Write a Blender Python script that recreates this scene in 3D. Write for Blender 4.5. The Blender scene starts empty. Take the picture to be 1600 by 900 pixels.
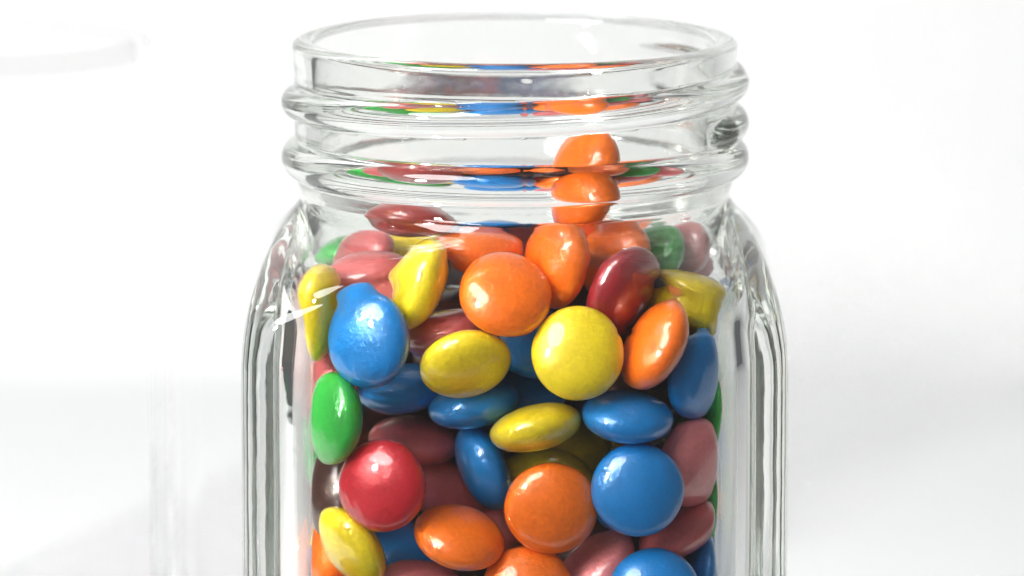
import bpy, bmesh, math, random
from mathutils import Vector, Matrix, noise

random.seed(4)
MM = 0.001
sc = bpy.context.scene

# ------------------------------------------------------------------ camera
cam_d = bpy.data.cameras.new('camera')
cam = bpy.data.objects.new('camera', cam_d)
sc.collection.objects.link(cam)
sc.camera = cam
CAM = Vector((-0.38, -900 * math.cos(math.radians(7)), 125 + 900 * math.sin(math.radians(7))))
cam.location = CAM * MM
cam.rotation_euler = (math.radians(90 - 9.3), 0, 0)
cam_d.sensor_width = 36
cam_d.lens = 9495 * 36 / 1600
cam_d.clip_start = 0.01
cam_d.clip_end = 50
cam_d.dof.use_dof = True
cam_d.dof.focus_distance = 0.870
cam_d.dof.aperture_fstop = 20

# ------------------------------------------------------------------ world, lamps, exposure
w = bpy.data.worlds.new('World')
sc.world = w
w.use_nodes = True
bg = w.node_tree.nodes['Background']
bg.inputs['Color'].default_value = (0.93, 0.96, 1.0, 1)
bg.inputs['Strength'].default_value = 0.13


def area(name, loc, target, sx, sy, power, col=(1, 1, 1), shape='RECTANGLE'):
    d = bpy.data.lights.new(name, 'AREA')
    d.shape = shape
    d.size = sx * MM
    d.size_y = sy * MM
    d.energy = power
    d.color = col
    o = bpy.data.objects.new(name, d)
    sc.collection.objects.link(o)
    o.location = Vector(loc) * MM
    o.rotation_euler = (Vector(target) - Vector(loc)).to_track_quat('-Z', 'Y').to_euler()
    return o


area('window_light', (-290, -285, 255), (0, 0, 75), 40, 64, 3.3, (1, 0.99, 0.97), 'ELLIPSE')
area('front_fill', (-390, -430, 640), (0, -20, 75), 440, 380, 6.7, (1, 1, 1), 'ELLIPSE')  # unseen fill, added to brighten the front faces of the candies
area('backdrop_wash', (0, 250, 460), (0, 470, 320), 1400, 160, 0.12)  # unseen wash, added to whiten the backdrop
area('overhead_fill', (60, 120, 950), (0, 80, 0), 800, 800, 0.45)  # unseen soft fill from above, added for the table and the pile

sc.view_settings.view_transform = 'Standard'
sc.view_settings.look = 'None'
sc.view_settings.exposure = 0
sc.view_settings.gamma = 1
sc.view_settings.use_curve_mapping = False
sc.render.engine = 'CYCLES'
sc.cycles.max_bounces = 40
sc.cycles.transmission_bounces = 36
sc.cycles.glossy_bounces = 24
sc.cycles.diffuse_bounces = 4
sc.cycles.transparent_max_bounces = 8
sc.cycles.caustics_refractive = True
sc.cycles.caustics_reflective = True
sc.cycles.blur_glossy = 0.3
sc.cycles.sample_clamp_indirect = 300
sc.cycles.use_denoising = True
sc.cycles.denoiser = 'OPENIMAGEDENOISE'


# ------------------------------------------------------------------ helpers
def tag(o, label=None, cat=None, group=None, kind=None):
    if label: o['label'] = label
    if cat: o['category'] = cat
    if group: o['group'] = group
    if kind: o['kind'] = kind
    return o


def mat(name):
    m = bpy.data.materials.new(name)
    m.use_nodes = True
    return m, m.node_tree, m.node_tree.nodes['Principled BSDF']


# ------------------------------------------------------------------ setting: white table and backdrop
def paper(name, col, scale, bump):
    m, nt, b = mat(name)
    tc = nt.nodes.new('ShaderNodeTexCoord')
    n = nt.nodes.new('ShaderNodeTexNoise')
    n.inputs['Scale'].default_value = scale
    n.inputs['Detail'].default_value = 6
    nt.links.new(tc.outputs['Object'], n.inputs['Vector'])
    r = nt.nodes.new('ShaderNodeMapRange')
    r.inputs['To Min'].default_value = 0.975
    r.inputs['To Max'].default_value = 1.02
    nt.links.new(n.outputs['Fac'], r.inputs['Value'])
    mx = nt.nodes.new('ShaderNodeVectorMath')
    mx.operation = 'SCALE'
    mx.inputs[0].default_value = col
    nt.links.new(r.outputs['Result'], mx.inputs['Scale'])
    nt.links.new(mx.outputs['Vector'], b.inputs['Base Color'])
    b.inputs['Roughness'].default_value = 0.75
    bp = nt.nodes.new('ShaderNodeBump')
    bp.inputs['Strength'].default_value = bump
    bp.inputs['Distance'].default_value = 0.0005
    n2 = nt.nodes.new('ShaderNodeTexNoise')
    n2.inputs['Scale'].default_value = 700
    nt.links.new(tc.outputs['Object'], n2.inputs['Vector'])
    nt.links.new(n2.outputs['Fac'], bp.inputs['Height'])
    nt.links.new(bp.outputs['Normal'], b.inputs['Normal'])
    return m


table_mat = paper('white_table_board', (0.80, 0.805, 0.80), 18, 0.25)
back_mat = paper('white_backdrop_paper', (0.83, 0.835, 0.835), 6, 0.1)


def sheet(name, pts, hw, m):
    vs, fs = [], []
    for (y, z) in pts:
        vs += [(hw[0] * MM, y * MM, z * MM), (hw[1] * MM, y * MM, z * MM)]
    for i in range(len(pts) - 1):
        fs.append((2 * i, 2 * i + 1, 2 * i + 3, 2 * i + 2))
    me = bpy.data.meshes.new(name)
    me.from_pydata(vs, [], fs)
    me.materials.append(m)
    for p in me.polygons: p.use_smooth = True
    o = bpy.data.objects.new(name, me)
    sc.collection.objects.link(o)
    return tag(o, kind='structure')


tb = bpy.data.meshes.new('table')
bm = bmesh.new()
bmesh.ops.create_cube(bm, size=1, matrix=Matrix.Translation((0.40, 0.185, -0.0135)) @ Matrix.Diagonal((1.66, 0.49, 0.025, 1)))
bmesh.ops.bevel(bm, geom=list(bm.edges), offset=0.003, segments=3, affect='EDGES', profile=0.5)
bm.to_mesh(tb)
bm.free()
tb.materials.append(table_mat)
to = tag(bpy.data.objects.new('table', tb), kind='structure')
sc.collection.objects.link(to)
RB = 30
sweep = [(-150 + 30 * i, 0) for i in range(20)]
sweep[0:4] = [(-56, 0)]
sweep = [p for p in sweep if p[0] < 405] + [(405 + RB * math.sin(math.radians(a)), RB - RB * math.cos(math.radians(a))) for a in range(0, 91, 6)]
sweep += [(405 + RB, RB + 60 * i) for i in range(1, 26)]
sheet('backdrop', sweep, (-400, 1200), back_mat)


# ------------------------------------------------------------------ glass jar
def lerp(a, b, t): return a + (b - a) * t


def curve(pts, z):
    """pts sorted by falling z: (z, value), smooth interpolation"""
    if z >= pts[0][0]: return pts[0][1]
    for (z0, v0), (z1, v1) in zip(pts, pts[1:]):
        if z >= z1:
            return lerp(v0, v1, (z0 - z) / (z0 - z1))
    return pts[-1][1]


def rrect(c, s, wx, wy, rc):
    rc = min(rc, wx, wy)
    c, s = abs(c), abs(s)
    if c > 1e-9:
        t = wx / c
        if t * s <= wy - rc: return t
    if s > 1e-9:
        t = wy / s
        if t * c <= wx - rc: return t
    ax, ay = wx - rc, wy - rc
    d = c * ax + s * ay
    return d + math.sqrt(max(0, d * d - ax * ax - ay * ay + rc * rc))


def smooth01(t):
    t = min(1, max(0, t))
    return t * t * (3 - 2 * t)


def q01(t):
    t = min(1, max(0, t))
    return math.sqrt(max(0, 1 - (1 - t) ** 2))


RIM_TOP = 125.7


def bead(dz, half, h):
    t = dz / half
    return h * max(0.0, 1 - t * t) ** 0.62 if abs(t) < 1 else 0.0


def thread(th, z):
    """raised glass on the outside of the neck: one spiral thread and one full ring"""
    e = bead(z - 108.05, 2.75, 2.0)
    for k in (-1, 0, 1):
        a = th + 360 * k
        if -32 <= a <= 420:
            zc = 113.2 + a / 360 * 6.1
            f = min(1, smooth01((a + 32) / 14)) * min(1, smooth01((420 - a) / 30))
            if f > 0:
                half = 2.35 * (0.55 + 0.45 * f)
                e = max(e, bead(z - zc, half, 1.95 * f))
    # mould seam
    d = ((th + 87 + 180) % 360) - 180
    e += 0.10 * math.exp(-(d / 0.55) ** 2)
    return e


SHO = [(101.7, 31.7), (101.2, 32.15), (100.2, 33.1), (98.6, 34.4), (97.1, 35.4), (94.7, 36.8), (92.3, 37.75), (90, 38.4), (87.6, 38.9), (85, 39.25), (82.5, 39.4)]


def outer(z):
    """half width x, half width y, corner radius at height z"""
    if z >= 124.6:
        t = (z - 124.6) / (RIM_TOP - 124.6)
        r = 31.2 + 1.75 * math.sqrt(max(0, 1 - t * t))
        return r, r, r
    if z >= 120.8:
        t = (z - 120.8) / 3.8
        r = 32.7 + 0.25 * math.sin(math.pi * min(1, t * 1.0) * 0.5)
        return r, r, r
    if z >= 106:
        return 32.7, 32.7, 32.7
    if z >= 101.7:
        r = lerp(31.7, 32.7, smooth01((z - 101.7) / 4.3))
        return r, r, r
    if z >= 9:
        r = curve(SHO, z)
        k = smooth01((101.7 - z) / 13.0)
        return r, r, lerp(r, 6.5, k)
    t = z / 9
    r = 39.4 - 7 * (1 - q01(t))
    return r, r, max(4, 6.5 - 2 * (1 - q01(t)))


def inner(z):
    if z >= 124.3:
        t = (z - 124.3) / (RIM_TOP - 124.3)
        r = 31.2 - 1.7 * math.sqrt(max(0, 1 - t * t))
        return r, r, r
    if z >= 101:
        r = lerp(28.9, 29.5, smooth01((z - 101) / 18))
        return r, r, r
    if z >= 19:
        r = curve(SHO, z + 0.8)
        g = smooth01((101.7 - z) / 16.0)
        k = smooth01((101.7 - z) / 11.0)
        wx, wy = r - lerp(2.8, 5.6, g), r - lerp(2.8, 3.0, g)
        return wx, wy, lerp(min(wx, wy), 6.0, k)
    t = (z - 12) / 7
    k = 7 * (1 - q01(t))
    return 33.8 - k, 36.4 - k, 6.0


NT = 448


def rows_out():
    zs = []
    z = RIM_TOP
    zs += [RIM_TOP - (RIM_TOP - 124.6) * (1 - math.cos(math.pi / 2 * i / 7)) for i in range(8)]
    z = 124.6 - .3
    while z > 101.8:
        zs.append(z)
        z -= 0.26
    z = 101.7
    while z > 82:
        zs.append(z)
        z -= 0.4
    while z > 10:
        zs.append(z)
        z -= 3.0
    zs += [9 * (1 - q) for q in (0.0, .15, .3, .45, .6, .72, .82, .9, .96, .99, 1.0)]
    return zs


def rows_in():
    zs = [RIM_TOP - (RIM_TOP - 124.3) * (1 - math.cos(math.pi / 2 * i / 7)) for i in range(1, 8)]
    z = 123.5
    while z > 101.2:
        zs.append(z)
        z -= 1.0
    zs += [101 - 0.55 * i for i in range(34)]
    z = 81.5
    while z > 20:
        zs.append(z)
        z -= 3.0
    zs += [12 + 7 * q for q in (1.0, .8, .6, .45, .3, .2, .1, .04, .0)]
    return zs


def smooth_rows(ws):
    """one relaxation of the outline so that the shoulder reads as poured glass"""
    for _ in range(14):
        ws = [ws[0]] + [tuple((a[k] + 2 * b[k] + c[k]) / 4 for k in range(3)) for a, b, c in zip(ws, ws[1:], ws[2:])] + [ws[-1]]
    return ws


def build_jar(root_name, loc, gm, gm_body, seed=0.0, rotz=0.0):
    root = bpy.data.objects.new(root_name, None)
    sc.collection.objects.link(root)
    root.location = Vector(loc) * MM
    root.rotation_euler.z = rotz
    cs = [(math.cos(2 * math.pi * j / NT), math.sin(2 * math.pi * j / NT), 360 * j / NT) for j in range(NT)]
    V, N_out = [], 0
    rings = []
    zo = rows_out()
    wo = [outer(z) for z in zo]
    i1 = next(i for i, z in enumerate(zo) if z <= 101.7)
    wo = wo[:i1 - 3] + smooth_rows(wo[i1 - 3:])
    for z, (wx, wy, rc) in zip(zo, wo):
        ring = []
        rr = [rrect(c, s, wx, wy, rc) for c, s, th in cs]
        for _ in range(16):                     # soften where the flat faces run into the corners
            rr = [(rr[j - 1] + 2 * rr[j] + rr[(j + 1) % NT]) / 4 for j in range(NT)]
        for (c, s, th), r in zip(cs, rr):
            if 102 < z < 123.5: r += thread(th, z)
            nv = noise.noise(Vector((c * 1.7 + seed, s * 1.7, z * 0.035)))
            r += (0.16 if z > 88 else 0.05) * nv * (1.0 if z < 120 else 0.3)
            zz = z
            if z > 121: zz += 0.12 * noise.noise(Vector((c * 2.1, s * 2.1 + seed, 5)))
            ring.append(len(V))
            V.append((c * r, s * r, zz))
        rings.append((z, 'o', ring))
    zi = rows_in()
    wi = [inner(z) for z in zi]
    i2 = next(i for i, z in enumerate(zi) if z < 103)
    i3 = next(i for i, z in enumerate(zi) if z < 80)
    wi = wi[:i2] + smooth_rows(wi[i2:i3]) + wi[i3:]
    for z, (wx, wy, rc) in zip(zi, wi):
        ring = []
        for c, s, th in cs:
            r = rrect(c, s, wx, wy, rc)
            nv = noise.noise(Vector((c * 2.3 + 9 + seed, s * 2.3, z * 0.06)))
            r += (0.14 if z > 88 else 0.07) * nv * (1.0 if z < 118 else 0.3)
            zz = z
            if z > 121: zz += 0.12 * noise.noise(Vector((c * 2.1, s * 2.1 + seed, 5)))
            ring.append(len(V))
            V.append((c * r, s * r, zz))
        rings.append((z, 'i', ring))
    # faces by zone
    zones = {'rim': [], 'screw_thread': [], 'shoulder': [], 'body': [], 'base': []}

    def zone(z0, z1, side):
        zm = (z0 + z1) / 2
        if zm > 121.6: return 'rim'
        if zm > 102.0: return 'screw_thread'
        if zm > 82.6: return 'shoulder'
        if zm > 9.2 or (side == 'i' and zm > 20): return 'body'
        return 'base'

    no = len(zo)
    for k in range(len(rings) - 1):
        z0, s0, a = rings[k]
        z1, s1, b = rings[k + 1]
        if k < no - 1: pass
        elif k == no - 1: continue
        zn = zone(z0, z1, s0)
        for j in range(NT):
            j2 = (j + 1) % NT
            if s0 == 'o': zones[zn].append((a[j], b[j], b[j2], a[j2]))
            else: zones[zn].append((a[j], a[j2], b[j2], b[j]))
            if s0 == 'i': zones[zn][-1] = (a[j], b[j], b[j2], a[j2])[::-1]
    # join first outer ring (crest) to first inner ring
    a, b = rings[0][2], rings[no][2]
    for j in range(NT):
        j2 = (j + 1) % NT
        zones['rim'].append((a[j], a[j2], b[j2], b[j]))
    # caps: underside and inner floor, as concentric rings to a centre
    def cap(ring, z, up):
        prev = ring
        for f in (0.85, 0.6, 0.3):
            cur = []
            for v in ring:
                x, y, _ = V[v]
                cur.append(len(V))
                V.append((x * f, y * f, z + (0.6 if not up else 0.0) * (1 - f)))
            for j in range(NT):
                j2 = (j + 1) % NT
                q = (prev[j], prev[j2], cur[j2], cur[j])
                zones['base'].append(q if up else q[::-1])
            prev = cur
        cidx = len(V)
        V.append((0, 0, z + (0.6 if not up else 0)))
        for j in range(NT):
            j2 = (j + 1) % NT
            q = (prev[j], prev[j2], cidx)
            zones['base'].append(q if up else q[::-1])

    cap(rings[no - 1][2], 0.0, False)
    cap(rings[-1][2], 12.0, True)
    # area weighted normals of the whole jar, shared by every part
    nrm = [Vector((0, 0, 0)) for _ in V]
    VV = [Vector(v) for v in V]
    for fs in zones.values():
        for f in fs:
            n = (VV[f[2]] - VV[f[0]]).cross((VV[f[-1]] if len(f) == 4 else VV[f[2]]) - VV[f[1]]) if len(f) == 4 else (VV[f[1]] - VV[f[0]]).cross(VV[f[2]] - VV[f[0]])
            for v in f: nrm[v] += n
    for n in nrm: n.normalize()
    for zn, fs in zones.items():
        used = sorted({v for f in fs for v in f})
        mp = {v: i for i, v in enumerate(used)}
        me = bpy.data.meshes.new(zn)
        me.from_pydata([VV[v] * MM for v in used], [], [tuple(mp[v] for v in f) for f in fs])
        me.polygons.foreach_set('use_smooth', [True] * len(me.polygons))
        me.materials.append(gm if zn in ('rim', 'screw_thread') else gm_body)
        me.normals_split_custom_set_from_vertices([nrm[v] for v in used])
        o = bpy.data.objects.new(zn, me)
        sc.collection.objects.link(o)
        o.parent = root
    return root


def glass(name, ior, col, rough=0.0, bump=0.0):
    m = bpy.data.materials.new(name)
    m.use_nodes = True
    nt = m.node_tree
    nt.nodes.clear()
    out = nt.nodes.new('ShaderNodeOutputMaterial')
    g = nt.nodes.new('ShaderNodeBsdfGlass')
    g.inputs['Color'].default_value = (*col, 1)
    g.inputs['IOR'].default_value = ior
    g.inputs['Roughness'].default_value = rough
    nt.links.new(g.outputs['BSDF'], out.inputs['Surface'])
    if bump:
        tc = nt.nodes.new('ShaderNodeTexCoord')
        n = nt.nodes.new('ShaderNodeTexNoise')
        n.inputs['Scale'].default_value = 90
        n.inputs['Detail'].default_value = 3
        nt.links.new(tc.outputs['Object'], n.inputs['Vector'])
        b = nt.nodes.new('ShaderNodeBump')
        b.inputs['Strength'].default_value = bump
        b.inputs['Distance'].default_value = 0.0004
        nt.links.new(n.outputs['Fac'], b.inputs['Height'])
        nt.links.new(b.outputs['Normal'], g.inputs['Normal'])
    return m


jar_glass = glass('clear_jar_glass', 1.5, (0.975, 0.98, 0.972), bump=0.12)
jar = build_jar('glass_jar', (0, 0, 0.3), jar_glass, jar_glass)
tag(jar, 'clear square glass jar with open screw-thread neck, full of coloured candies', 'jar', 'glass jars on the white table')
pale_glass = glass('shade_tinted_rim_glass', 1.015, (0.93, 0.93, 0.93))  # grey tint on rim and neck stands in for shading along the glass edges
pale_neck = glass('shade_tinted_neck_glass', 1.008, (0.975, 0.975, 0.975))
pale_body = glass('very_pale_jar_glass', 1.004, (1, 1, 1))
jar2 = build_jar('glass_jar', (-89.6, 107, 0.3), pale_glass, pale_body, seed=3.0)
jar2.scale = (0.9, 0.9, 0.9)
for o in jar2.children:
    if o.name.startswith('screw_thread'): o.data.materials[0] = pale_neck
tag(jar2, 'faint empty clear glass jar at the left edge, almost lost in the white', 'jar', 'glass jars on the white table')


# ------------------------------------------------------------------ candies
COL = {
    'yellow': (0.93, 0.70, 0.01), 'orange': (0.97, 0.175, 0.001), 'blue': (0.0002, 0.215, 0.63),
    'red': (0.62, 0.008, 0.022), 'maroon': (0.33, 0.012, 0.022), 'darkred': (0.30, 0.03, 0.025), 'hazyred': (0.62, 0.125, 0.125),
    'hazysalmon': (0.78, 0.22, 0.23), 'green': (0.03, 0.44, 0.05), 'brown': (0.075, 0.022, 0.012),  # dull red and pink shells: red with pale glass haze mixed into the colour
}
R, T = 6.8, 3.35


def candy_mat(name, c):
    m, nt, b = mat(name + '_candy_shell')
    tc = nt.nodes.new('ShaderNodeTexCoord')
    oi = nt.nodes.new('ShaderNodeObjectInfo')
    add = nt.nodes.new('ShaderNodeVectorMath')
    add.operation = 'ADD'
    nt.links.new(tc.outputs['Object'], add.inputs[0])
    nt.links.new(oi.outputs['Random'], add.inputs[1])
    n = nt.nodes.new('ShaderNodeTexNoise')
    n.inputs['Scale'].default_value = 260
    n.inputs['Detail'].default_value = 5
    nt.links.new(add.outputs['Vector'], n.inputs['Vector'])
    n2 = nt.nodes.new('ShaderNodeTexNoise')
    n2.inputs['Scale'].default_value = 1500
    n2.inputs['Detail'].default_value = 2
    nt.links.new(add.outputs['Vector'], n2.inputs['Vector'])
    ad = nt.nodes.new('ShaderNodeMath')
    ad.operation = 'ADD'
    nt.links.new(n.outputs['Fac'], ad.inputs[0])
    nt.links.new(n2.outputs['Fac'], ad.inputs[1])
    # a few paler rubbed streaks in the sugar shell
    sm = nt.nodes.new('ShaderNodeMapping')
    sm.inputs['Scale'].default_value = (1, 3.4, 1)
    nt.links.new(add.outputs['Vector'], sm.inputs['Vector'])
    n3 = nt.nodes.new('ShaderNodeTexNoise')
    n3.inputs['Scale'].default_value = 420
    n3.inputs['Detail'].default_value = 8
    n3.inputs['Roughness'].default_value = 0.72
    nt.links.new(sm.outputs['Vector'], n3.inputs['Vector'])
    rub = nt.nodes.new('ShaderNodeMapRange')
    rub.inputs['From Min'].default_value = 0.60
    rub.inputs['From Max'].default_value = 0.74
    rub.inputs['To Max'].default_value = 0.2
    nt.links.new(n3.outputs['Fac'], rub.inputs['Value'])
    mr = nt.nodes.new('ShaderNodeMapRange')
    mr.inputs['From Min'].default_value = 0.7
    mr.inputs['From Max'].default_value = 1.3
    mr.inputs['To Min'].default_value = 0.9
    mr.inputs['To Max'].default_value = 1.06
    nt.links.new(ad.outputs['Value'], mr.inputs['Value'])
    # a slightly different batch of colour for each candy
    rv = nt.nodes.new('ShaderNodeMapRange')
    rv.inputs['To Min'].default_value = 0.88
    rv.inputs['To Max'].default_value = 1.06
    nt.links.new(oi.outputs['Random'], rv.inputs['Value'])
    mm = nt.nodes.new('ShaderNodeMath')
    mm.operation = 'MULTIPLY'
    nt.links.new(mr.outputs['Result'], mm.inputs[0])
    nt.links.new(rv.outputs['Result'], mm.inputs[1])
    s = nt.nodes.new('ShaderNodeVectorMath')
    s.operation = 'SCALE'
    s.inputs[0].default_value = c
    nt.links.new(mm.outputs['Value'], s.inputs['Scale'])
    mxr = nt.nodes.new('ShaderNodeMix')
    mxr.data_type = 'RGBA'
    nt.links.new(rub.outputs['Result'], mxr.inputs[0])
    for sk in mxr.inputs:
        if sk.type == 'RGBA' and sk.name == 'A': nt.links.new(s.outputs['Vector'], sk)
        if sk.type == 'RGBA' and sk.name == 'B': sk.default_value = (min(1, c[0] * 0.75 + 0.25), min(1, c[1] * 0.75 + 0.2), min(1, c[2] * 0.75 + 0.16), 1)
    nt.links.new(mxr.outputs[2], b.inputs['Base Color'])
    rr = nt.nodes.new('ShaderNodeMapRange')
    rr.inputs['To Min'].default_value = 0.36
    rr.inputs['To Max'].default_value = 0.52
    nt.links.new(n.outputs['Fac'], rr.inputs['Value'])
    nt.links.new(rr.outputs['Result'], b.inputs['Roughness'])
    b.inputs['Coat Weight'].default_value = 1.0
    b.inputs['Coat Roughness'].default_value = 0.045
    bp = nt.nodes.new('ShaderNodeBump')
    bp.inputs['Strength'].default_value = 0.5
    bp.inputs['Distance'].default_value = 0.0002
    nt.links.new(ad.outputs['Value'], bp.inputs['Height'])
    nt.links.new(bp.outputs['Normal'], b.inputs['Normal'])
    return m


def candy_mesh(m, seed):
    n, k = 56, 30
    vs, fs = [(0, 0, -T)], []
    for i in range(1, k):
        a = -math.pi / 2 + math.pi * i / k
        ca, sa = math.cos(a), math.sin(a)
        e = 0.94
        rr = R * abs(ca) ** e
        zz = T * math.copysign(abs(sa) ** 0.98, sa)
        for j in range(n):
            b = 2 * math.pi * j / n
            d = 1 + 0.022 * noise.noise(Vector((math.cos(b) * ca * 1.3 + seed * 7, math.sin(b) * ca * 1.3, sa * 1.3)))
            vs.append((rr * d * math.cos(b), rr * d * math.sin(b), zz * d))
    vs.append((0, 0, T))
    for j in range(n):
        fs.append((0, 1 + (j + 1) % n, 1 + j))
    for i in range(k - 2):
        a, b = 1 + i * n, 1 + (i + 1) * n
        for j in range(n): fs.append((a + j, a + (j + 1) % n, b + (j + 1) % n, b + j))
    top = len(vs) - 1
    a = 1 + (k - 2) * n
    for j in range(n): fs.append((a + j, a + (j + 1) % n, top))
    me = bpy.data.meshes.new('candy')
    me.from_pydata([Vector(v) * MM for v in vs], [], fs)
    me.polygons.foreach_set('use_smooth', [True] * len(me.polygons))
    me.materials.append(m)
    return me


MESH = {c: [candy_mesh(m, s + i * 5) for s in range(4)] for i, (c, m) in enumerate((c, candy_mat(c, v)) for c, v in COL.items())}

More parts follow.
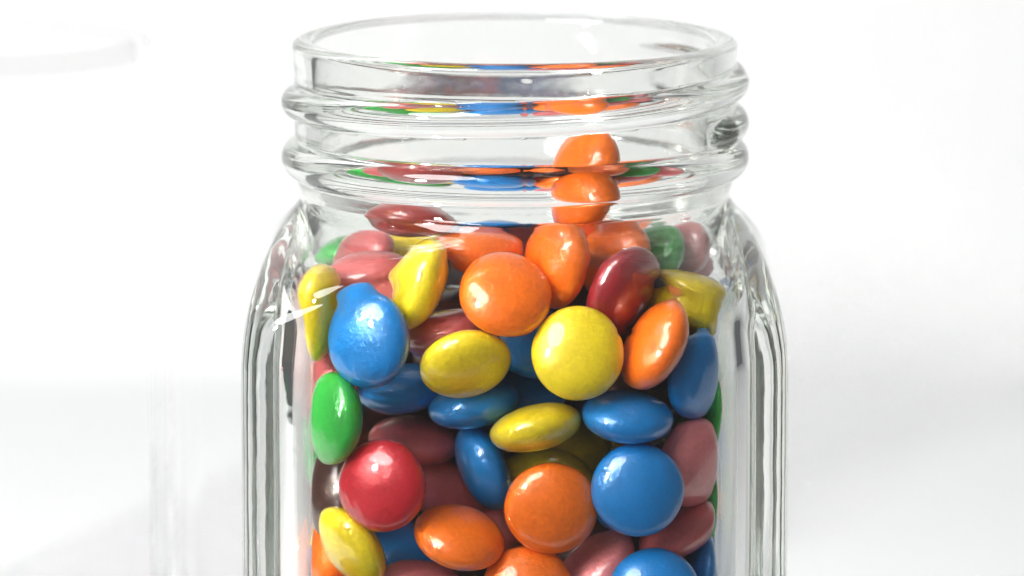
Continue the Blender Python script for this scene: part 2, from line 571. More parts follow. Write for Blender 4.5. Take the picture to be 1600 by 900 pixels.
CANDIES = [
    ('yellow', (9.1, -32.4, 84.19), (0.0, -0.939, 0.345), 'big round yellow candy flat against the glass, between the central and the leaning orange ones'),
    ('orange', (-1.3, -29.89, 92.08), (0.126, -0.689, 0.714), 'glossy orange candy at the centre of the upper pile, just above the dented-looking yellow candy'),
    ('blue', (-21.02, -31.21, 85.86), (-0.539, -0.831, 0.136), 'large blue candy at upper left, crossed by the white window reflection on the shoulder'),
    ('red', (-19.14, -31.91, 64.88), (-0.375, -0.915, 0.15), 'bright shiny red candy facing the glass at lower left'),
    ('blue', (17.72, -32.88, 64.5), (0.0, -0.987, 0.162), 'large round blue candy facing the glass at lower right'),
    ('orange', (5.27, -31.26, 61.45), (-0.0, -0.994, -0.11), 'round orange candy facing the glass, touching the large round blue candy'),
    ('yellow', (-7.11, -30.57, 82.37), (0.17, -0.7, -0.694), 'tilted bright yellow candy right of the large blue candy, below the central orange one'),
    ('yellow', (3.04, -29.37, 72.95), (-0.208, 0.133, 0.969), 'slim yellow candy seen nearly edge-on, directly below the big round yellow candy'),
    ('blue', (-5.88, -21.75, 74.94), (-0.173, 0.061, 0.983), 'slim blue candy seen edge-on, under the tilted bright yellow candy'),
    ('green', (-26.39, -28.87, 74.18), (-0.856, -0.505, 0.113), 'whole bright green candy standing on edge at the left side of the jar'),
    ('orange', (-7.99, -29.58, 56.85), (0.222, -0.376, 0.9), 'wide orange candy near the bottom, right of the slanting yellow one'),
    ('yellow', (-23.76, -26.54, 54.99), (-0.735, -0.447, -0.509), 'bright yellow candy slanting down right at the lower left, under the bright red candy'),
    ('orange', (1.94, -31.42, 49.29), (0.0, -0.905, 0.425), 'orange candy cut off by the bottom of the photo, below the round orange candy'),
    ('hazysalmon', (-13.75, -23.98, 48.35), (0.134, -0.104, 0.985), 'pink candy cut off by the bottom of the photo, below the wide orange candy'),
    ('blue', (-4.6, -19.4, 65.18), (-0.891, -0.284, -0.355), 'slim blue candy standing on edge, slanting between the red candy and the slim yellow candy'),
    ('blue', (16.27, -29.41, 74.56), (0.082, -0.167, 0.982), 'flat-lying blue candy at right, just above the large round blue candy'),
    ('orange', (20.21, -29.56, 84.82), (-0.802, -0.296, 0.518), 'orange candy leaning on edge, right of the big round yellow candy'),
    ('blue', (26.74, -24.87, 80.05), (0.823, -0.548, -0.15), 'tall blue candy standing on edge at the right side, under the pale yellow candy'),
    ('orange', (6.02, -23.2, 95.77), (-0.846, -0.521, 0.115), 'glossy orange candy standing on edge at the top, behind the central orange one'),
    ('maroon', (15.56, -24.77, 91.8), (0.758, -0.519, -0.395), 'deep red candy leaning at upper right, above the big round yellow candy'),
    ('blue', (20.19, -32.06, 49.14), (0.0, -0.907, 0.421), 'round blue candy cut off by the bottom of the photo at right'),
    ('hazysalmon', (11.78, -23.52, 51.12), (-0.629, -0.225, 0.744), 'small pink candy leaning on edge at the bottom, between the orange and blue candies there'),
    ('hazysalmon', (25.99, -24.29, 66.88), (0.704, -0.7, -0.117), 'broad pink candy at the right side, beside the large round blue candy'),
    ('hazyred', (24.23, -22.06, 56.36), (-0.459, -0.071, 0.886), 'dull red candy slanting up to the right, under the broad pink candy'),
    ('blue', (27.84, -18.77, 48.58), (-0.994, -0.008, 0.107), 'narrow blue candy standing in the bottom right corner of the view'),
    ('brown', (-27.85, -16.38, 61.33), (-0.796, -0.525, 0.302), 'dark brown candy at the left side, between the green candy and the slanting yellow one'),
    ('yellow', (-28.51, -24.08, 88.58), (0.957, -0.259, -0.129), 'thin yellow candy standing against the left wall, beside the large blue candy'),
    ('yellow', (-13.61, -26.38, 93.09), (-0.913, -0.111, 0.392), 'thin yellow candy leaning on edge at the top, left of the shaded orange one'),
    ('hazyred', (-9.68, -22.49, 85.29), (-0.139, 0.135, 0.981), 'flat dull red candy between the large blue candy and the central orange one'),
    ('blue', (-16.54, -15.16, 76.22), (-0.1, -0.146, 0.984), 'blue candy lying half hidden below the large blue candy'),
    ('hazyred', (-14.72, -13.16, 68.0), (0.067, -0.096, 0.993), 'wide dull red candy lying just above the bright red candy'),
    ('hazyred', (-10.83, -7.54, 59.59), (-0.509, -0.66, -0.552), 'dull red candy half hidden behind the right side of the bright red candy'),
    ('yellow', (4.9, -14.6, 62.9), (0.127, -0.254, 0.959), 'shaded yellow candy peeking out above the round orange candy'),
    ('yellow', (25.8, -17.71, 88.46), (0.337, -0.021, 0.941), 'pale yellow candy lying at the upper right, above the tall blue candy'),
    ('orange', (-5.51, -18.5, 96.63), (0.101, -0.103, 0.99), 'shaded orange candy lying at the top, directly above the central orange one'),
    ('hazyred', (-21.48, -14.56, 90.98), (-0.236, -0.61, 0.756), 'dull red candy just above the large blue candy'),
    ('hazyred', (-22.2, -3.5, 93.59), (-0.774, -0.514, 0.37), 'upper of the two dull red candies at the top left, next to the green one'),
    ('orange', (-28.53, -12.7, 51.64), (-0.771, -0.519, 0.369), 'shaded orange candy against the left wall at the bottom, behind the slanting yellow candy'),
    ('hazyred', (-27.14, -15.08, 80.4), (-0.825, -0.424, 0.374), 'dull red candy peeking out at the left of the large blue candy'),
    ('blue', (-16.87, -11.34, 51.26), (0.159, -0.255, 0.954), 'shaded blue candy in the gap under the bright red candy'),
    ('orange', (14.44, -13.87, 95.23), (-0.767, -0.597, 0.235), 'shaded orange candy behind the glossy upright orange candy at the top'),
    ('green', (19.63, -8.21, 94.53), (-0.741, -0.563, 0.366), 'shaded green candy at the top right, behind the deep red candy'),
    ('hazyred', (24.86, -3.24, 95.18), (-0.843, -0.485, 0.23), 'dull red candy at the far upper right of the pile, beside the shaded green one'),
    ('green', (28.8, -14.23, 72.61), (-0.843, -0.485, 0.23), 'green candy peeking out at the right wall below the tall blue candy'),
    ('green', (28.86, -8.86, 57.14), (-0.932, -0.291, 0.214), 'green candy peeking out at the right wall below the broad pink candy'),
    ('blue', (1.69, -12.53, 75.55), (-0.257, -0.539, 0.802), 'shaded blue candy in the gap below left of the big round yellow candy'),
    ('blue', (2.24, -17.61, 83.51), (0.257, -0.539, 0.802), 'shaded blue candy in the gap between the central orange candy and the big yellow candy'),
    ('yellow', (8.41, -2.02, 65.5), (0.412, -0.444, 0.796), 'shaded yellow candy deep behind the right tip of the slim yellow candy'),
    ('hazyred', (-2.29, -6.19, 54.86), (-0.76, -0.401, 0.511), 'dull red candy glimpsed between the wide orange and the round orange candies'),
    ('green', (-25.39, 9.06, 94.13), (-0.329, -0.127, 0.936), 'green candy at the top left, under the shoulder of the jar'),
    ('yellow', (-14.23, 3.03, 94.49), (0.186, -0.576, 0.796), 'shaded yellow candy at the top, behind the thin leaning yellow candy'),
    ('blue', (-3.4, -8.15, 100.44), (-0.035, 0.136, 0.99), 'blue candy lying flat on top of the pile under the neck of the jar'),
    ('hazyred', (15.41, 4.71, 97.32), (0.052, 0.136, 0.989), 'flat dull red candy on top of the pile at right, behind the upright orange candy'),
    ('darkred', (-14.38, -16.98, 102.25), (0.052, 0.136, 0.989), 'dark red candy on top of the pile, left of the flat blue one'),
    ('orange', (10.08, -15.73, 108.01), (-0.814, -0.488, 0.316), 'orange candy at the very top of the pile, reaching up into the threaded neck'),
    ('orange', (19.39, 17.25, 97.17), (0.543, -0.192, 0.817), 'orange candy resting at the top right of the pile under the neck'),
    ('orange', (9.32, -3.4, 100.96), (-0.191, -0.243, 0.951), 'orange candy on the crest of the pile, right behind the topmost orange one'),
    ('hazyred', (8.44, 21.72, 98.47), (0.166, -0.139, 0.976), 'dull red candy on the far side of the crest, behind two orange ones'),
    ('green', (-17.1, 19.32, 95.58), (-0.139, 0.135, 0.981), 'green candy on top of the pile at left, behind the dark red one'),
    ('blue', (-1.34, 4.91, 100.39), (0.104, 0.063, 0.993), 'blue candy on the crest of the pile, behind the flat blue one'),
    ('darkred', (-29.05, -4.43, 76.12), (-0.875, -0.46, 0.153), 'dark red candy against the left wall, above the green candy'),
    ('brown', (-27.59, 4.41, 18.19), (0.536, 0.737, 0.412), 'B'),  # filler from here down, browns favoured so their colour darkens the gaps
    ('blue', (27.73, -24.23, 18.71), (-0.571, 0.812, 0.119), 'B'),
    ('brown', (-8.21, -1.69, 44.2), (-0.159, -0.468, -0.869), 'brown candy mostly hidden behind the wide low orange candy and bottom pink candy'),
    ('brown', (-26.93, -4.08, 17.6), (-0.113, -0.747, -0.655), 'B'),
    ('brown', (20.1, -32.93, 29.74), (-0.054, 0.995, 0.083), 'B'),
    ('green', (27.32, -6.15, 15.95), (0.352, -0.034, -0.935), 'B'),
    ('brown', (-12.73, -1.53, 63.95), (-0.17, -0.666, -0.726), 'B'),
    ('brown', (27.09, -32.05, 18.71), (-0.443, 0.896, 0.0), 'B'),
    ('green', (-15.78, -32.07, 39.91), (-0.232, 0.899, 0.37), 'B'),
    ('blue', (-14.5, -32.93, 27.78), (0.088, 0.995, -0.045), 'B'),
    ('hazyred', (27.58, -18.21, 24.2), (0.497, -0.743, -0.448), 'B'),
    ('blue', (-4.25, -30.24, 42.5), (-0.57, 0.505, -0.648), 'B'),
    ('orange', (20.43, -17.35, 15.37), (0.08, 0.056, -0.995), 'B'),
    ('brown', (-27.03, -26.25, 18.71), (0.206, -0.979, -0.001), 'B'),
    ('brown', (-24.36, -32.93, 18.83), (-0.076, -0.995, 0.061), 'B'),
    ('yellow', (17.08, -27.23, 18.83), (0.634, 0.734, 0.244), 'B'),
    ('orange', (18.06, 29.58, 15.37), (0.059, -0.077, 0.995), 'B'),
    ('blue', (7.17, -32.5, 28.82), (0.212, -0.949, -0.234), 'B'),
    ('yellow', (27.33, -28.09, 31.28), (0.425, 0.892, 0.154), 'B'),
    ('blue', (-26.85, 15.44, 15.76), (-0.144, -0.257, -0.956), 'B'),
    ('green', (-3.34, -22.81, 18.23), (0.73, -0.571, -0.376), 'B'),
    ('brown', (27.19, 20.25, 15.79), (0.296, -0.117, -0.948), 'B'),
    ('blue', (-27.57, 28.15, 16.54), (-0.523, 0.03, 0.852), 'B'),
    ('blue', (-2.05, -32.5, 18.71), (0.32, 0.947, 0.008), 'B'),
    ('hazyred', (26.96, -19.63, 34.03), (-0.17, 0.563, 0.809), 'B'),
    ('blue', (9.49, -30.77, 17.39), (0.266, 0.674, 0.689), 'B'),
    ('brown', (14.74, -27.96, 34.36), (-0.05, 0.932, 0.359), 'B'),
    ('yellow', (22.12, -11.91, 22.63), (0.433, -0.634, -0.64), 'B'),
    ('yellow', (-26.94, -19.44, 18.67), (0.115, -0.984, -0.139), 'B'),
    ('brown', (6.04, 29.57, 16.21), (0.408, 0.123, -0.905), 'B'),
    ('hazyred', (22.1, -26.31, 43.05), (-0.191, -0.976, -0.108), 'B'),
    ('brown', (-30.23, -3.44, 42.96), (-0.995, 0.049, 0.086), 'B'),
    ('brown', (2.19, -21.62, 36.69), (0.566, -0.824, -0.008), 'B'),
    ('yellow', (-14.92, -29.25, 18.33), (0.28, 0.901, -0.331), 'B'),
    ('hazyred', (-27.11, -31.14, 30.67), (-0.489, -0.749, -0.448), 'B'),
    ('brown', (12.29, -18.61, 41.55), (-0.276, -0.664, -0.695), 'B'),
    ('orange', (-17.16, 29.62, 15.63), (0.21, 0.089, -0.974), 'B'),
    ('brown', (4.74, -25.87, 24.18), (0.381, -0.918, -0.111), 'B'),
    ('green', (28.39, 4.98, 18.25), (0.724, 0.538, 0.431), 'B'),
    ('brown', (-19.34, -24.96, 29.53), (0.023, -0.633, -0.774), 'B'),
    ('brown', (-26.87, -12.12, 18.14), (-0.095, -0.894, -0.437), 'B'),
    ('brown', (5.08, -29.67, 38.28), (-0.798, 0.401, 0.449), 'B'),
    ('hazyred', (30.2, -5.42, 26.56), (0.994, 0.087, 0.073), 'B'),
    ('hazyred', (-30.23, -26.29, 41.4), (0.995, -0.075, -0.065), 'B'),
    ('green', (-27.05, -6.68, 26.9), (0.214, 0.46, 0.861), 'B'),
    ('orange', (28.81, 20.24, 31.29), (0.803, -0.461, -0.378), 'B'),
    ('hazyred', (22.82, 16.2, 22.05), (0.024, -0.301, 0.953), 'B'),
    ('brown', (-29.2, -18.09, 31.2), (0.88, 0.378, 0.286), 'B'),
    ('brown', (-4.93, -30.11, 30.91), (0.311, 0.927, 0.21), 'B'),
    ('green', (20.34, -1.16, 18.0), (-0.763, 0.386, 0.518), 'B'),
    ('hazyred', (-27.06, 6.68, 32.42), (0.225, 0.698, 0.68), 'B'),
    ('orange', (25.63, 29.76, 29.09), (0.856, -0.222, -0.468), 'B'),
    ('brown', (-23.61, -30.32, 43.38), (-0.786, 0.545, 0.292), 'B'),
    ('brown', (-7.42, -22.33, 28.92), (-0.27, -0.931, -0.247), 'B'),
    ('yellow', (27.93, 27.75, 21.83), (0.635, -0.105, -0.765), 'B'),
    ('blue', (30.23, 10.5, 27.19), (0.995, -0.098, -0.005), 'B'),
    ('hazyred', (-27.45, 29.65, 50.15), (-0.826, 0.212, -0.523), 'B'),
    ('hazyred', (-22.68, -19.76, 42.79), (0.372, 0.772, -0.516), 'B'),
    ('brown', (16.2, 29.64, 22.07), (-0.035, 0.132, -0.991), 'B'),
    ('brown', (26.91, -12.46, 36.73), (-0.067, 0.624, 0.779), 'B'),
    ('brown', (-10.7, -23.69, 39.73), (-0.133, -0.811, 0.57), 'B'),
    ('yellow', (12.29, 29.51, 35.57), (-0.189, 0.094, 0.978), 'B'),
    ('hazyred', (-14.55, 29.67, 22.57), (-0.181, 0.154, -0.971), 'B'),
    ('brown', (20.55, -16.81, 45.35), (0.931, 0.366, 0.015), 'B'),
    ('orange', (-0.28, -16.21, 42.61), (-0.192, 0.936, 0.295), 'B'),
    ('brown', (-27.41, 11.82, 23.34), (0.406, 0.143, 0.903), 'B'),
    ('brown', (-26.9, -11.85, 37.71), (0.086, 0.945, 0.317), 'B'),
    ('blue', (22.03, 2.14, 26.45), (-0.371, 0.207, 0.905), 'B'),
    ('yellow', (15.24, -8.03, 34.26), (0.392, -0.573, -0.719), 'B'),
    ('brown', (-26.94, -1.99, 31.98), (-0.168, -0.601, -0.781), 'B'),
    ('yellow', (15.07, 29.75, 28.89), (0.084, 0.261, -0.962), 'B'),
    ('brown', (-19.38, -18.47, 33.79), (0.008, -0.265, -0.964), 'B'),
    ('brown', (-27.07, 27.72, 24.05), (0.228, 0.178, -0.957), 'B'),
    ('brown', (28.5, 13.61, 40.46), (0.746, 0.318, -0.585), 'B'),
    ('brown', (10.57, -13.81, 50.49), (-0.022, -0.975, 0.222), 'brown candy mostly hidden behind the leaning pink candy and round orange candy'),
    ('orange', (28.39, -1.33, 36.24), (-0.725, 0.413, 0.551), 'B'),
    ('blue', (29.82, 2.92, 46.54), (-0.952, 0.176, 0.25), 'blue candy mostly hidden behind the corner blue candy and slanting dull red candy'),
    ('yellow', (4.36, -6.91, 35.56), (0.127, -0.508, -0.852), 'B'),
    ('brown', (29.81, 28.26, 40.79), (0.95, 0.25, 0.189), 'B'),
    ('hazyred', (-5.04, 29.57, 16.08), (-0.382, -0.058, 0.922), 'B'),
    ('brown', (14.21, -7.26, 42.78), (-0.194, 0.817, 0.542), 'B'),
    ('blue', (26.93, -7.56, 45.29), (-0.106, 0.93, -0.352), 'blue candy mostly hidden behind the corner blue candy and bottom blue candy'),
    ('green', (-19.35, -0.23, 47.06), (0.3, -0.472, -0.829), 'B'),
    ('hazyred', (-7.01, 12.98, 34.56), (-0.004, 0.209, 0.978), 'B'),
    ('hazyred', (-22.28, 17.49, 27.55), (-0.153, -0.073, -0.986), 'B'),
    ('hazyred', (21.64, 5.98, 37.9), (-0.3, -0.606, -0.736), 'B'),
    ('orange', (-1.3, 20.43, 43.53), (-0.181, 0.308, -0.934), 'B'),
    ('brown', (-2.22, -8.67, 68.36), (0.316, -0.106, -0.943), 'brown candy mostly hidden behind the slanting slim blue candy and slim blue candy'),
    ('brown', (30.22, 26.8, 67.38), (0.998, 0.015, 0.064), 'B'),
    ('hazyred', (4.02, 29.6, 23.39), (0.312, 0.032, -0.949), 'B'),
    ('brown', (20.69, -2.16, 49.07), (-0.422, 0.861, 0.283), 'brown candy mostly hidden behind the slanting dull red candy and leaning pink candy'),
    ('yellow', (1.43, -7.79, 43.25), (0.138, -0.616, -0.776), 'B'),
    ('orange', (-14.44, -15.06, 41.16), (-0.184, -0.939, -0.291), 'B'),
    ('blue', (22.57, 23.9, 35.32), (-0.696, -0.232, 0.68), 'B'),
    ('orange', (8.78, 6.97, 35.68), (0.194, -0.274, -0.942), 'B'),
    ('orange', (22.53, 8.8, 46.2), (0.857, 0.226, 0.463), 'B'),
    ('yellow', (-9.17, -9.35, 40.64), (0.562, 0.765, 0.314), 'B'),
    ('green', (-5.18, 29.57, 27.03), (-0.053, -0.009, 0.999), 'B'),
    ('brown', (17.16, 17.57, 36.78), (-0.417, -0.442, 0.794), 'B'),
    ('blue', (-27.99, 8.04, 42.47), (-0.636, -0.479, -0.605), 'B'),
    ('brown', (11.78, -0.21, 44.15), (0.493, -0.87, -0.019), 'B'),
    ('hazyred', (-20.84, -7.62, 41.65), (0.351, 0.92, 0.173), 'B'),
    ('yellow', (-5.56, 0.1, 36.08), (-0.213, -0.397, -0.893), 'B'),
    ('yellow', (8.67, -6.94, 52.33), (0.162, -0.975, -0.151), 'B'),
    ('brown', (-10.35, -6.1, 72.57), (0.033, 0.291, 0.956), 'brown candy mostly hidden behind the wide dull red candy and half hidden blue one'),
    ('brown', (19.85, -7.95, 62.41), (0.461, 0.693, 0.554), 'brown candy mostly hidden behind the flat-lying blue candy and large round blue candy'),
    ('hazyred', (-18.01, 1.56, 39.03), (-0.018, -0.46, -0.888), 'B'),
    ('brown', (0.6, 29.6, 32.84), (0.268, -0.052, 0.962), 'B'),
    ('green', (4.94, 18.02, 36.96), (0.111, -0.073, -0.991), 'B'),
    ('brown', (-7.86, 31.09, 53.04), (-0.045, 0.737, -0.674), 'B'),
    ('brown', (-16.1, 30.21, 30.24), (0.239, 0.462, -0.854), 'B'),
    ('hazyred', (27.35, 19.6, 48.04), (0.412, -0.072, -0.908), 'B'),
    ('brown', (-25.17, 20.73, 55.11), (0.168, -0.029, 0.985), 'B'),
    ('yellow', (-18.81, 13.89, 36.54), (-0.701, 0.256, -0.666), 'B'),
    ('orange', (-27.18, 16.64, 34.79), (0.294, -0.035, 0.955), 'B'),
    ('brown', (19.37, 29.21, 42.08), (-0.083, 0.141, 0.987), 'B'),
    ('brown', (-10.66, -4.46, 85.37), (0.146, -0.193, -0.97), 'brown candy mostly hidden behind the thin leaning yellow candy and flat dull red one'),
    ('brown', (14.64, 17.82, 43.65), (-0.356, -0.415, 0.837), 'B'),
    ('blue', (20.02, 17.65, 82.47), (-0.265, -0.139, 0.954), 'B'),
    ('brown', (-27.2, 27.92, 30.96), (-0.3, -0.067, 0.952), 'B'),
    ('brown', (-7.4, 22.58, 38.43), (-0.235, -0.059, -0.97), 'B'),
    ('brown', (22.29, 29.58, 49.2), (0.289, -0.182, -0.94), 'B'),
    ('blue', (14.21, 29.62, 53.01), (0.27, 0.129, -0.954), 'B'),
    ('orange', (-30.02, 27.63, 40.54), (-0.981, 0.135, -0.136), 'B'),
    ('hazyred', (3.25, 29.5, 39.58), (0.096, -0.052, -0.994), 'B'),
    ('orange', (28.71, 8.94, 54.37), (-0.788, 0.533, 0.308), 'B'),
    ('hazyred', (-29.71, 10.25, 53.54), (-0.941, -0.223, -0.256), 'B'),
    ('brown', (12.44, 7.68, 44.9), (-0.038, 0.912, 0.409), 'B'),
    ('hazyred', (-19.71, 29.86, 37.45), (0.187, -0.283, 0.941), 'B'),
    ('hazyred', (9.28, 29.57, 45.96), (-0.077, -0.001, 0.997), 'B'),
    ('green', (-11.69, 19.93, 50.49), (0.473, 0.198, 0.859), 'B'),
    ('brown', (17.34, 1.8, 55.83), (0.07, 0.896, 0.439), 'B'),
    ('brown', (-0.65, 2.3, 60.87), (0.323, -0.587, -0.742), 'B'),
    ('blue', (26.67, 28.72, 76.31), (-0.36, -0.051, 0.932), 'B'),
    ('green', (-19.1, 24.07, 42.9), (-0.07, 0.037, -0.997), 'B'),
    ('green', (-14.24, 12.06, 41.71), (-0.376, 0.24, -0.895), 'B'),
    ('orange', (27.32, 20.44, 55.15), (-0.352, -0.06, 0.934), 'B'),
    ('brown', (11.16, 11.45, 85.05), (-0.195, 0.2, 0.96), 'B'),
    ('yellow', (-0.61, 8.73, 51.72), (0.036, 0.397, 0.917), 'B'),
    ('orange', (21.8, 11.19, 57.53), (-0.597, 0.094, 0.796), 'B'),
    ('brown', (-7.68, 30.61, 42.66), (-0.166, 0.616, 0.77), 'B'),
    ('hazyred', (0.69, 6.69, 40.09), (-0.158, 0.046, 0.986), 'B'),
    ('brown', (5.72, -0.69, 55.18), (-0.11, -0.909, -0.402), 'B'),
    ('yellow', (-20.92, 8.8, 58.42), (-0.04, 0.584, 0.81), 'B'),
    ('orange', (-22.47, 0.51, 56.65), (-0.476, -0.847, -0.238), 'B'),
    ('yellow', (-25.35, 17.6, 47.1), (0.029, -0.541, 0.841), 'B'),
    ('orange', (6.37, 16.2, 47.44), (0.086, 0.484, -0.871), 'B'),
    ('brown', (26.06, 17.96, 63.23), (0.167, 0.46, 0.872), 'B'),
    ('yellow', (-6.69, -12.54, 81.15), (0.014, 0.0, -1.0), 'B'),
    ('brown', (-6.74, 4.69, 66.09), (0.038, 0.491, 0.871), 'B'),
    ('brown', (-9.19, 9.0, 56.65), (-0.346, 0.608, 0.715), 'B'),
    ('hazyred', (-18.4, 29.71, 50.09), (0.502, -0.19, 0.844), 'B'),
    ('blue', (-7.02, 9.81, 45.59), (0.184, -0.104, 0.977), 'B'),
    ('brown', (-14.42, 14.68, 60.39), (0.267, 0.685, 0.677), 'B'),
    ('blue', (-16.72, 21.66, 65.61), (-0.038, 0.059, 0.998), 'B'),
    ('blue', (-19.36, 10.79, 49.87), (0.265, -0.194, 0.944), 'B'),
    ('brown', (-27.27, -4.19, 55.2), (0.465, 0.83, 0.308), 'brown candy mostly hidden behind the large brown candy and slanting yellow candy'),
    ('blue', (2.72, 29.53, 51.03), (0.676, 0.109, -0.729), 'B'),
    ('hazyred', (-29.31, 12.68, 79.84), (-0.897, -0.412, -0.162), 'B'),
    ('blue', (27.68, -0.02, 62.44), (-0.552, 0.809, 0.203), 'blue candy mostly hidden behind the broad pink candy and tall blue candy'),
    ('brown', (-28.05, 28.27, 61.15), (-0.671, 0.175, 0.72), 'B'),
    ('yellow', (24.43, 30.02, 59.3), (-0.888, 0.371, 0.273), 'B'),
    ('hazyred', (17.13, 11.35, 68.08), (-0.465, 0.355, 0.811), 'B'),
    ('blue', (17.53, -17.95, 61.15), (-0.546, -0.457, 0.703), 'blue candy mostly hidden behind the leaning pink candy and large round blue candy'),
    ('green', (-29.81, 2.63, 64.16), (0.949, -0.045, -0.314), 'green candy mostly hidden behind the large brown candy and large green candy'),
    ('blue', (-18.15, 26.44, 57.88), (-0.63, -0.204, -0.749), 'B'),
    ('brown', (15.4, 17.61, 52.53), (-0.446, 0.483, -0.754), 'B'),
    ('green', (-24.07, 31.27, 77.72), (-0.011, -0.758, -0.652), 'B'),
    ('brown', (3.03, 14.39, 56.45), (-0.179, -0.12, -0.977), 'B'),
    ('hazyred', (-10.36, 29.71, 61.05), (-0.301, 0.303, -0.904), 'B'),
    ('blue', (-4.35, 20.47, 53.11), (-0.711, -0.081, -0.699), 'B'),
    ('brown', (14.24, 29.64, 59.92), (-0.199, -0.216, 0.956), 'B'),
    ('brown', (-27.36, 24.32, 85.46), (-0.368, 0.031, 0.929), 'brown candy mostly hidden behind the thin side yellow candy and large blue candy'),
    ('yellow', (20.78, 5.29, 64.49), (-0.467, 0.153, 0.871), 'B'),
    ('green', (28.27, 1.69, 79.63), (0.7, 0.136, 0.701), 'green candy mostly hidden behind the tall blue candy and pale yellow candy'),
    ('orange', (-30.23, 22.45, 70.77), (0.995, -0.036, 0.091), 'B'),
    ('green', (10.68, 7.29, 56.58), (-0.581, 0.731, 0.358), 'B'),
    ('orange', (20.89, 29.95, 67.94), (-0.461, -0.336, 0.821), 'B'),
    ('brown', (0.92, 9.46, 82.05), (0.482, 0.075, 0.873), 'B'),
    ('brown', (14.96, -2.91, 70.3), (-0.415, -0.089, -0.905), 'brown candy mostly hidden behind the slim yellow candy and big round yellow candy'),
    ('hazyred', (-27.2, 15.34, 62.38), (-0.299, -0.273, -0.914), 'dull red candy mostly hidden behind the large green candy and large brown candy'),
    ('orange', (1.65, 27.54, 58.25), (-0.275, -0.126, 0.953), 'B'),
    ('hazyred', (10.64, 29.95, 66.75), (-0.676, -0.322, 0.663), 'B'),
    ('brown', (-12.55, 10.1, 69.88), (-0.036, -0.524, -0.851), 'B'),
    ('yellow', (5.5, 8.79, 64.25), (0.054, 0.574, 0.817), 'B'),
    ('orange', (8.81, 17.56, 77.65), (-0.01, -0.233, 0.972), 'B'),
    ('orange', (-24.5, 11.53, 69.04), (-0.456, -0.115, -0.882), 'B'),
    ('blue', (-1.25, 29.75, 65.05), (0.02, -0.258, 0.966), 'B'),
    ('yellow', (28.35, 7.54, 70.38), (0.725, 0.353, 0.591), 'B'),
    ('hazyred', (1.85, -1.05, 73.25), (0.256, -0.409, -0.876), 'B'),
    ('brown', (-9.12, 0.13, 77.16), (-0.345, -0.425, -0.837), 'brown candy mostly hidden behind the half hidden blue one and flat dull red one'),
    ('brown', (8.62, 10.94, 71.3), (-0.28, 0.281, 0.918), 'brown candy mostly hidden behind the slim yellow candy and flat-lying blue candy'),
    ('blue', (-22.95, 30.26, 69.34), (0.379, 0.491, 0.785), 'B'),
    ('yellow', (13.74, 17.75, 60.7), (0.048, 0.216, -0.975), 'B'),
    ('orange', (7.08, 24.91, 73.38), (0.293, -0.258, 0.92), 'B'),
    ('yellow', (-5.12, 18.8, 62.03), (-0.193, -0.206, -0.959), 'B'),
    ('blue', (17.28, 19.9, 70.31), (-0.23, 0.913, 0.337), 'B'),
    ('yellow', (11.2, 4.7, 79.59), (0.51, -0.164, -0.844), 'B'),
    ('brown', (18.88, 1.2, 76.22), (-0.082, 0.558, 0.826), 'B'),
    ('yellow', (11.33, 29.75, 82.28), (0.962, -0.268, -0.043), 'B'),
    ('brown', (-19.95, 1.51, 68.56), (0.368, -0.642, -0.673), 'brown candy mostly hidden behind the large green candy and half hidden blue one'),
    ('brown', (4.99, 19.93, 66.12), (0.01, -0.264, 0.965), 'B'),
    ('blue', (28.55, 16.92, 73.18), (-0.76, -0.632, -0.149), 'B'),
    ('brown', (-20.16, 6.49, 77.52), (0.774, 0.633, 0.002), 'B'),
    ('hazyred', (-1.9, 10.1, 74.94), (0.062, 0.241, -0.969), 'B'),
    ('yellow', (17.72, 27.7, 77.32), (0.805, 0.213, -0.553), 'B'),
    ('brown', (-21.44, 17.91, 73.09), (0.291, 0.382, 0.877), 'B'),
    ('blue', (-2.68, 29.74, 71.86), (0.073, -0.209, 0.975), 'B'),
    ('hazyred', (1.45, 31.36, 80.06), (-0.158, -0.774, -0.613), 'B'),
    ('brown', (-10.71, 19.97, 83.79), (-0.352, 0.532, -0.77), 'brown candy mostly hidden behind the thin leaning yellow candy and shaded orange candy'),
    ('blue', (-1.71, 21.73, 78.49), (0.559, -0.249, -0.791), 'B'),
    ('brown', (-13.03, 29.72, 69.94), (-0.624, -0.202, -0.755), 'B'),
    ('blue', (-10.9, 29.5, 77.51), (0.005, -0.001, 1.0), 'B'),
    ('yellow', (20.56, 10.87, 76.83), (0.29, -0.506, -0.812), 'B'),
    ('brown', (-12.57, 17.61, 75.03), (-0.734, -0.222, -0.642), 'B'),
    ('brown', (-9.6, 7.87, 81.18), (-0.23, -0.242, -0.943), 'B'),
    ('brown', (0.7, -2.37, 81.04), (0.103, 0.385, 0.917), 'B'),
    ('hazyred', (-23.54, 21.39, 79.31), (0.02, -0.514, -0.858), 'B'),
    ('green', (-2.44, 17.03, 70.18), (-0.413, -0.373, 0.831), 'B'),
    ('brown', (1.31, 0.24, 88.28), (-0.015, 0.159, 0.987), 'B'),
    ('green', (-16.45, 10.11, 87.55), (0.419, -0.737, -0.53), 'B'),
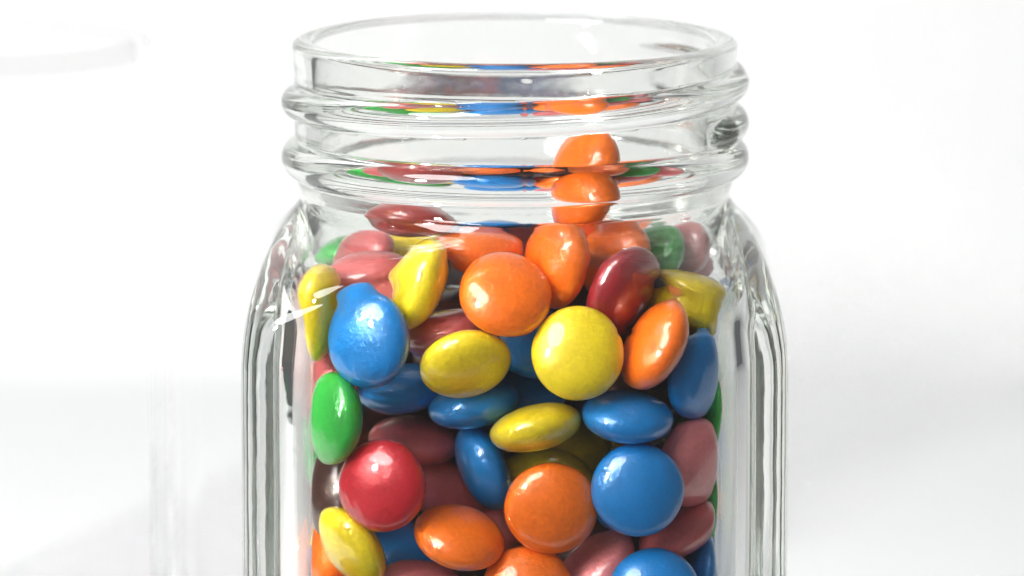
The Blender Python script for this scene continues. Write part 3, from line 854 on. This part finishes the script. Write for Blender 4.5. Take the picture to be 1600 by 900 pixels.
    ('hazyred', (-0.91, 15.08, 91.68), (0.494, -0.857, -0.149), 'dull red candy mostly hidden behind the upright orange candy and shaded orange candy'),
    ('brown', (25.61, 23.28, 88.59), (0.017, -0.61, -0.792), 'brown candy mostly hidden behind the pale yellow candy and deep red candy'),
    ('brown', (20.41, -9.9, 81.13), (-0.688, -0.627, 0.364), 'brown candy mostly hidden behind the leaning orange candy and tall blue candy'),
    ('brown', (9.52, -6.54, 89.98), (0.668, -0.678, 0.307), 'brown candy mostly hidden behind the upright orange candy and deep red candy'),
    ('hazyred', (25.43, 10.82, 88.81), (0.479, -0.878, -0.013), 'dull red candy mostly hidden behind the pale yellow candy and deep red candy'),
    ('blue', (-0.36, 28.04, 91.73), (0.275, 0.12, 0.954), 'B'),
    ('brown', (19.75, -17.91, 71.65), (0.712, -0.211, -0.67), 'brown candy mostly hidden behind the flat-lying blue candy and tall blue candy'),
    ('brown', (15.28, -17.58, 81.07), (-0.579, -0.807, 0.115), 'brown candy mostly hidden behind the leaning orange candy and big round yellow candy'),
    ('yellow', (-15.36, 29.33, 87.06), (0.766, -0.52, -0.378), 'B'),
    ('orange', (13.08, 23.47, 91.73), (-0.188, -0.559, 0.807), 'B'),
]

WORD = {'hazyred': 'dull red', 'darkred': 'dark red', 'maroon': 'deep red', 'hazysalmon': 'pink'}
for i, (c, p, n, label) in enumerate(CANDIES):
    o = bpy.data.objects.new('candy', MESH[c][i % 4])
    sc.collection.objects.link(o)
    q = Vector(n).to_track_quat('Z', 'Y')
    spin = Matrix.Rotation((i * 2.399) % 6.283, 4, 'Z')
    sz = 0.985 + 0.02 * ((i * 37) % 11) / 11
    o.matrix_world = Matrix.Translation((Vector(p) + Vector((0, 0, 0.0))) * MM) @ q.to_matrix().to_4x4() @ spin @ Matrix.Scale(sz, 4)
    if label == 'B':
        tag(o, '%s candy buried in the pile, out of sight behind the candies at the glass' % WORD.get(c, c), 'candy', 'buried %s candies out of sight in the pile' % WORD.get(c, c))
    else:
        tag(o, label, 'candy', 'sugar-coated candies lying at the front and top of the pile')
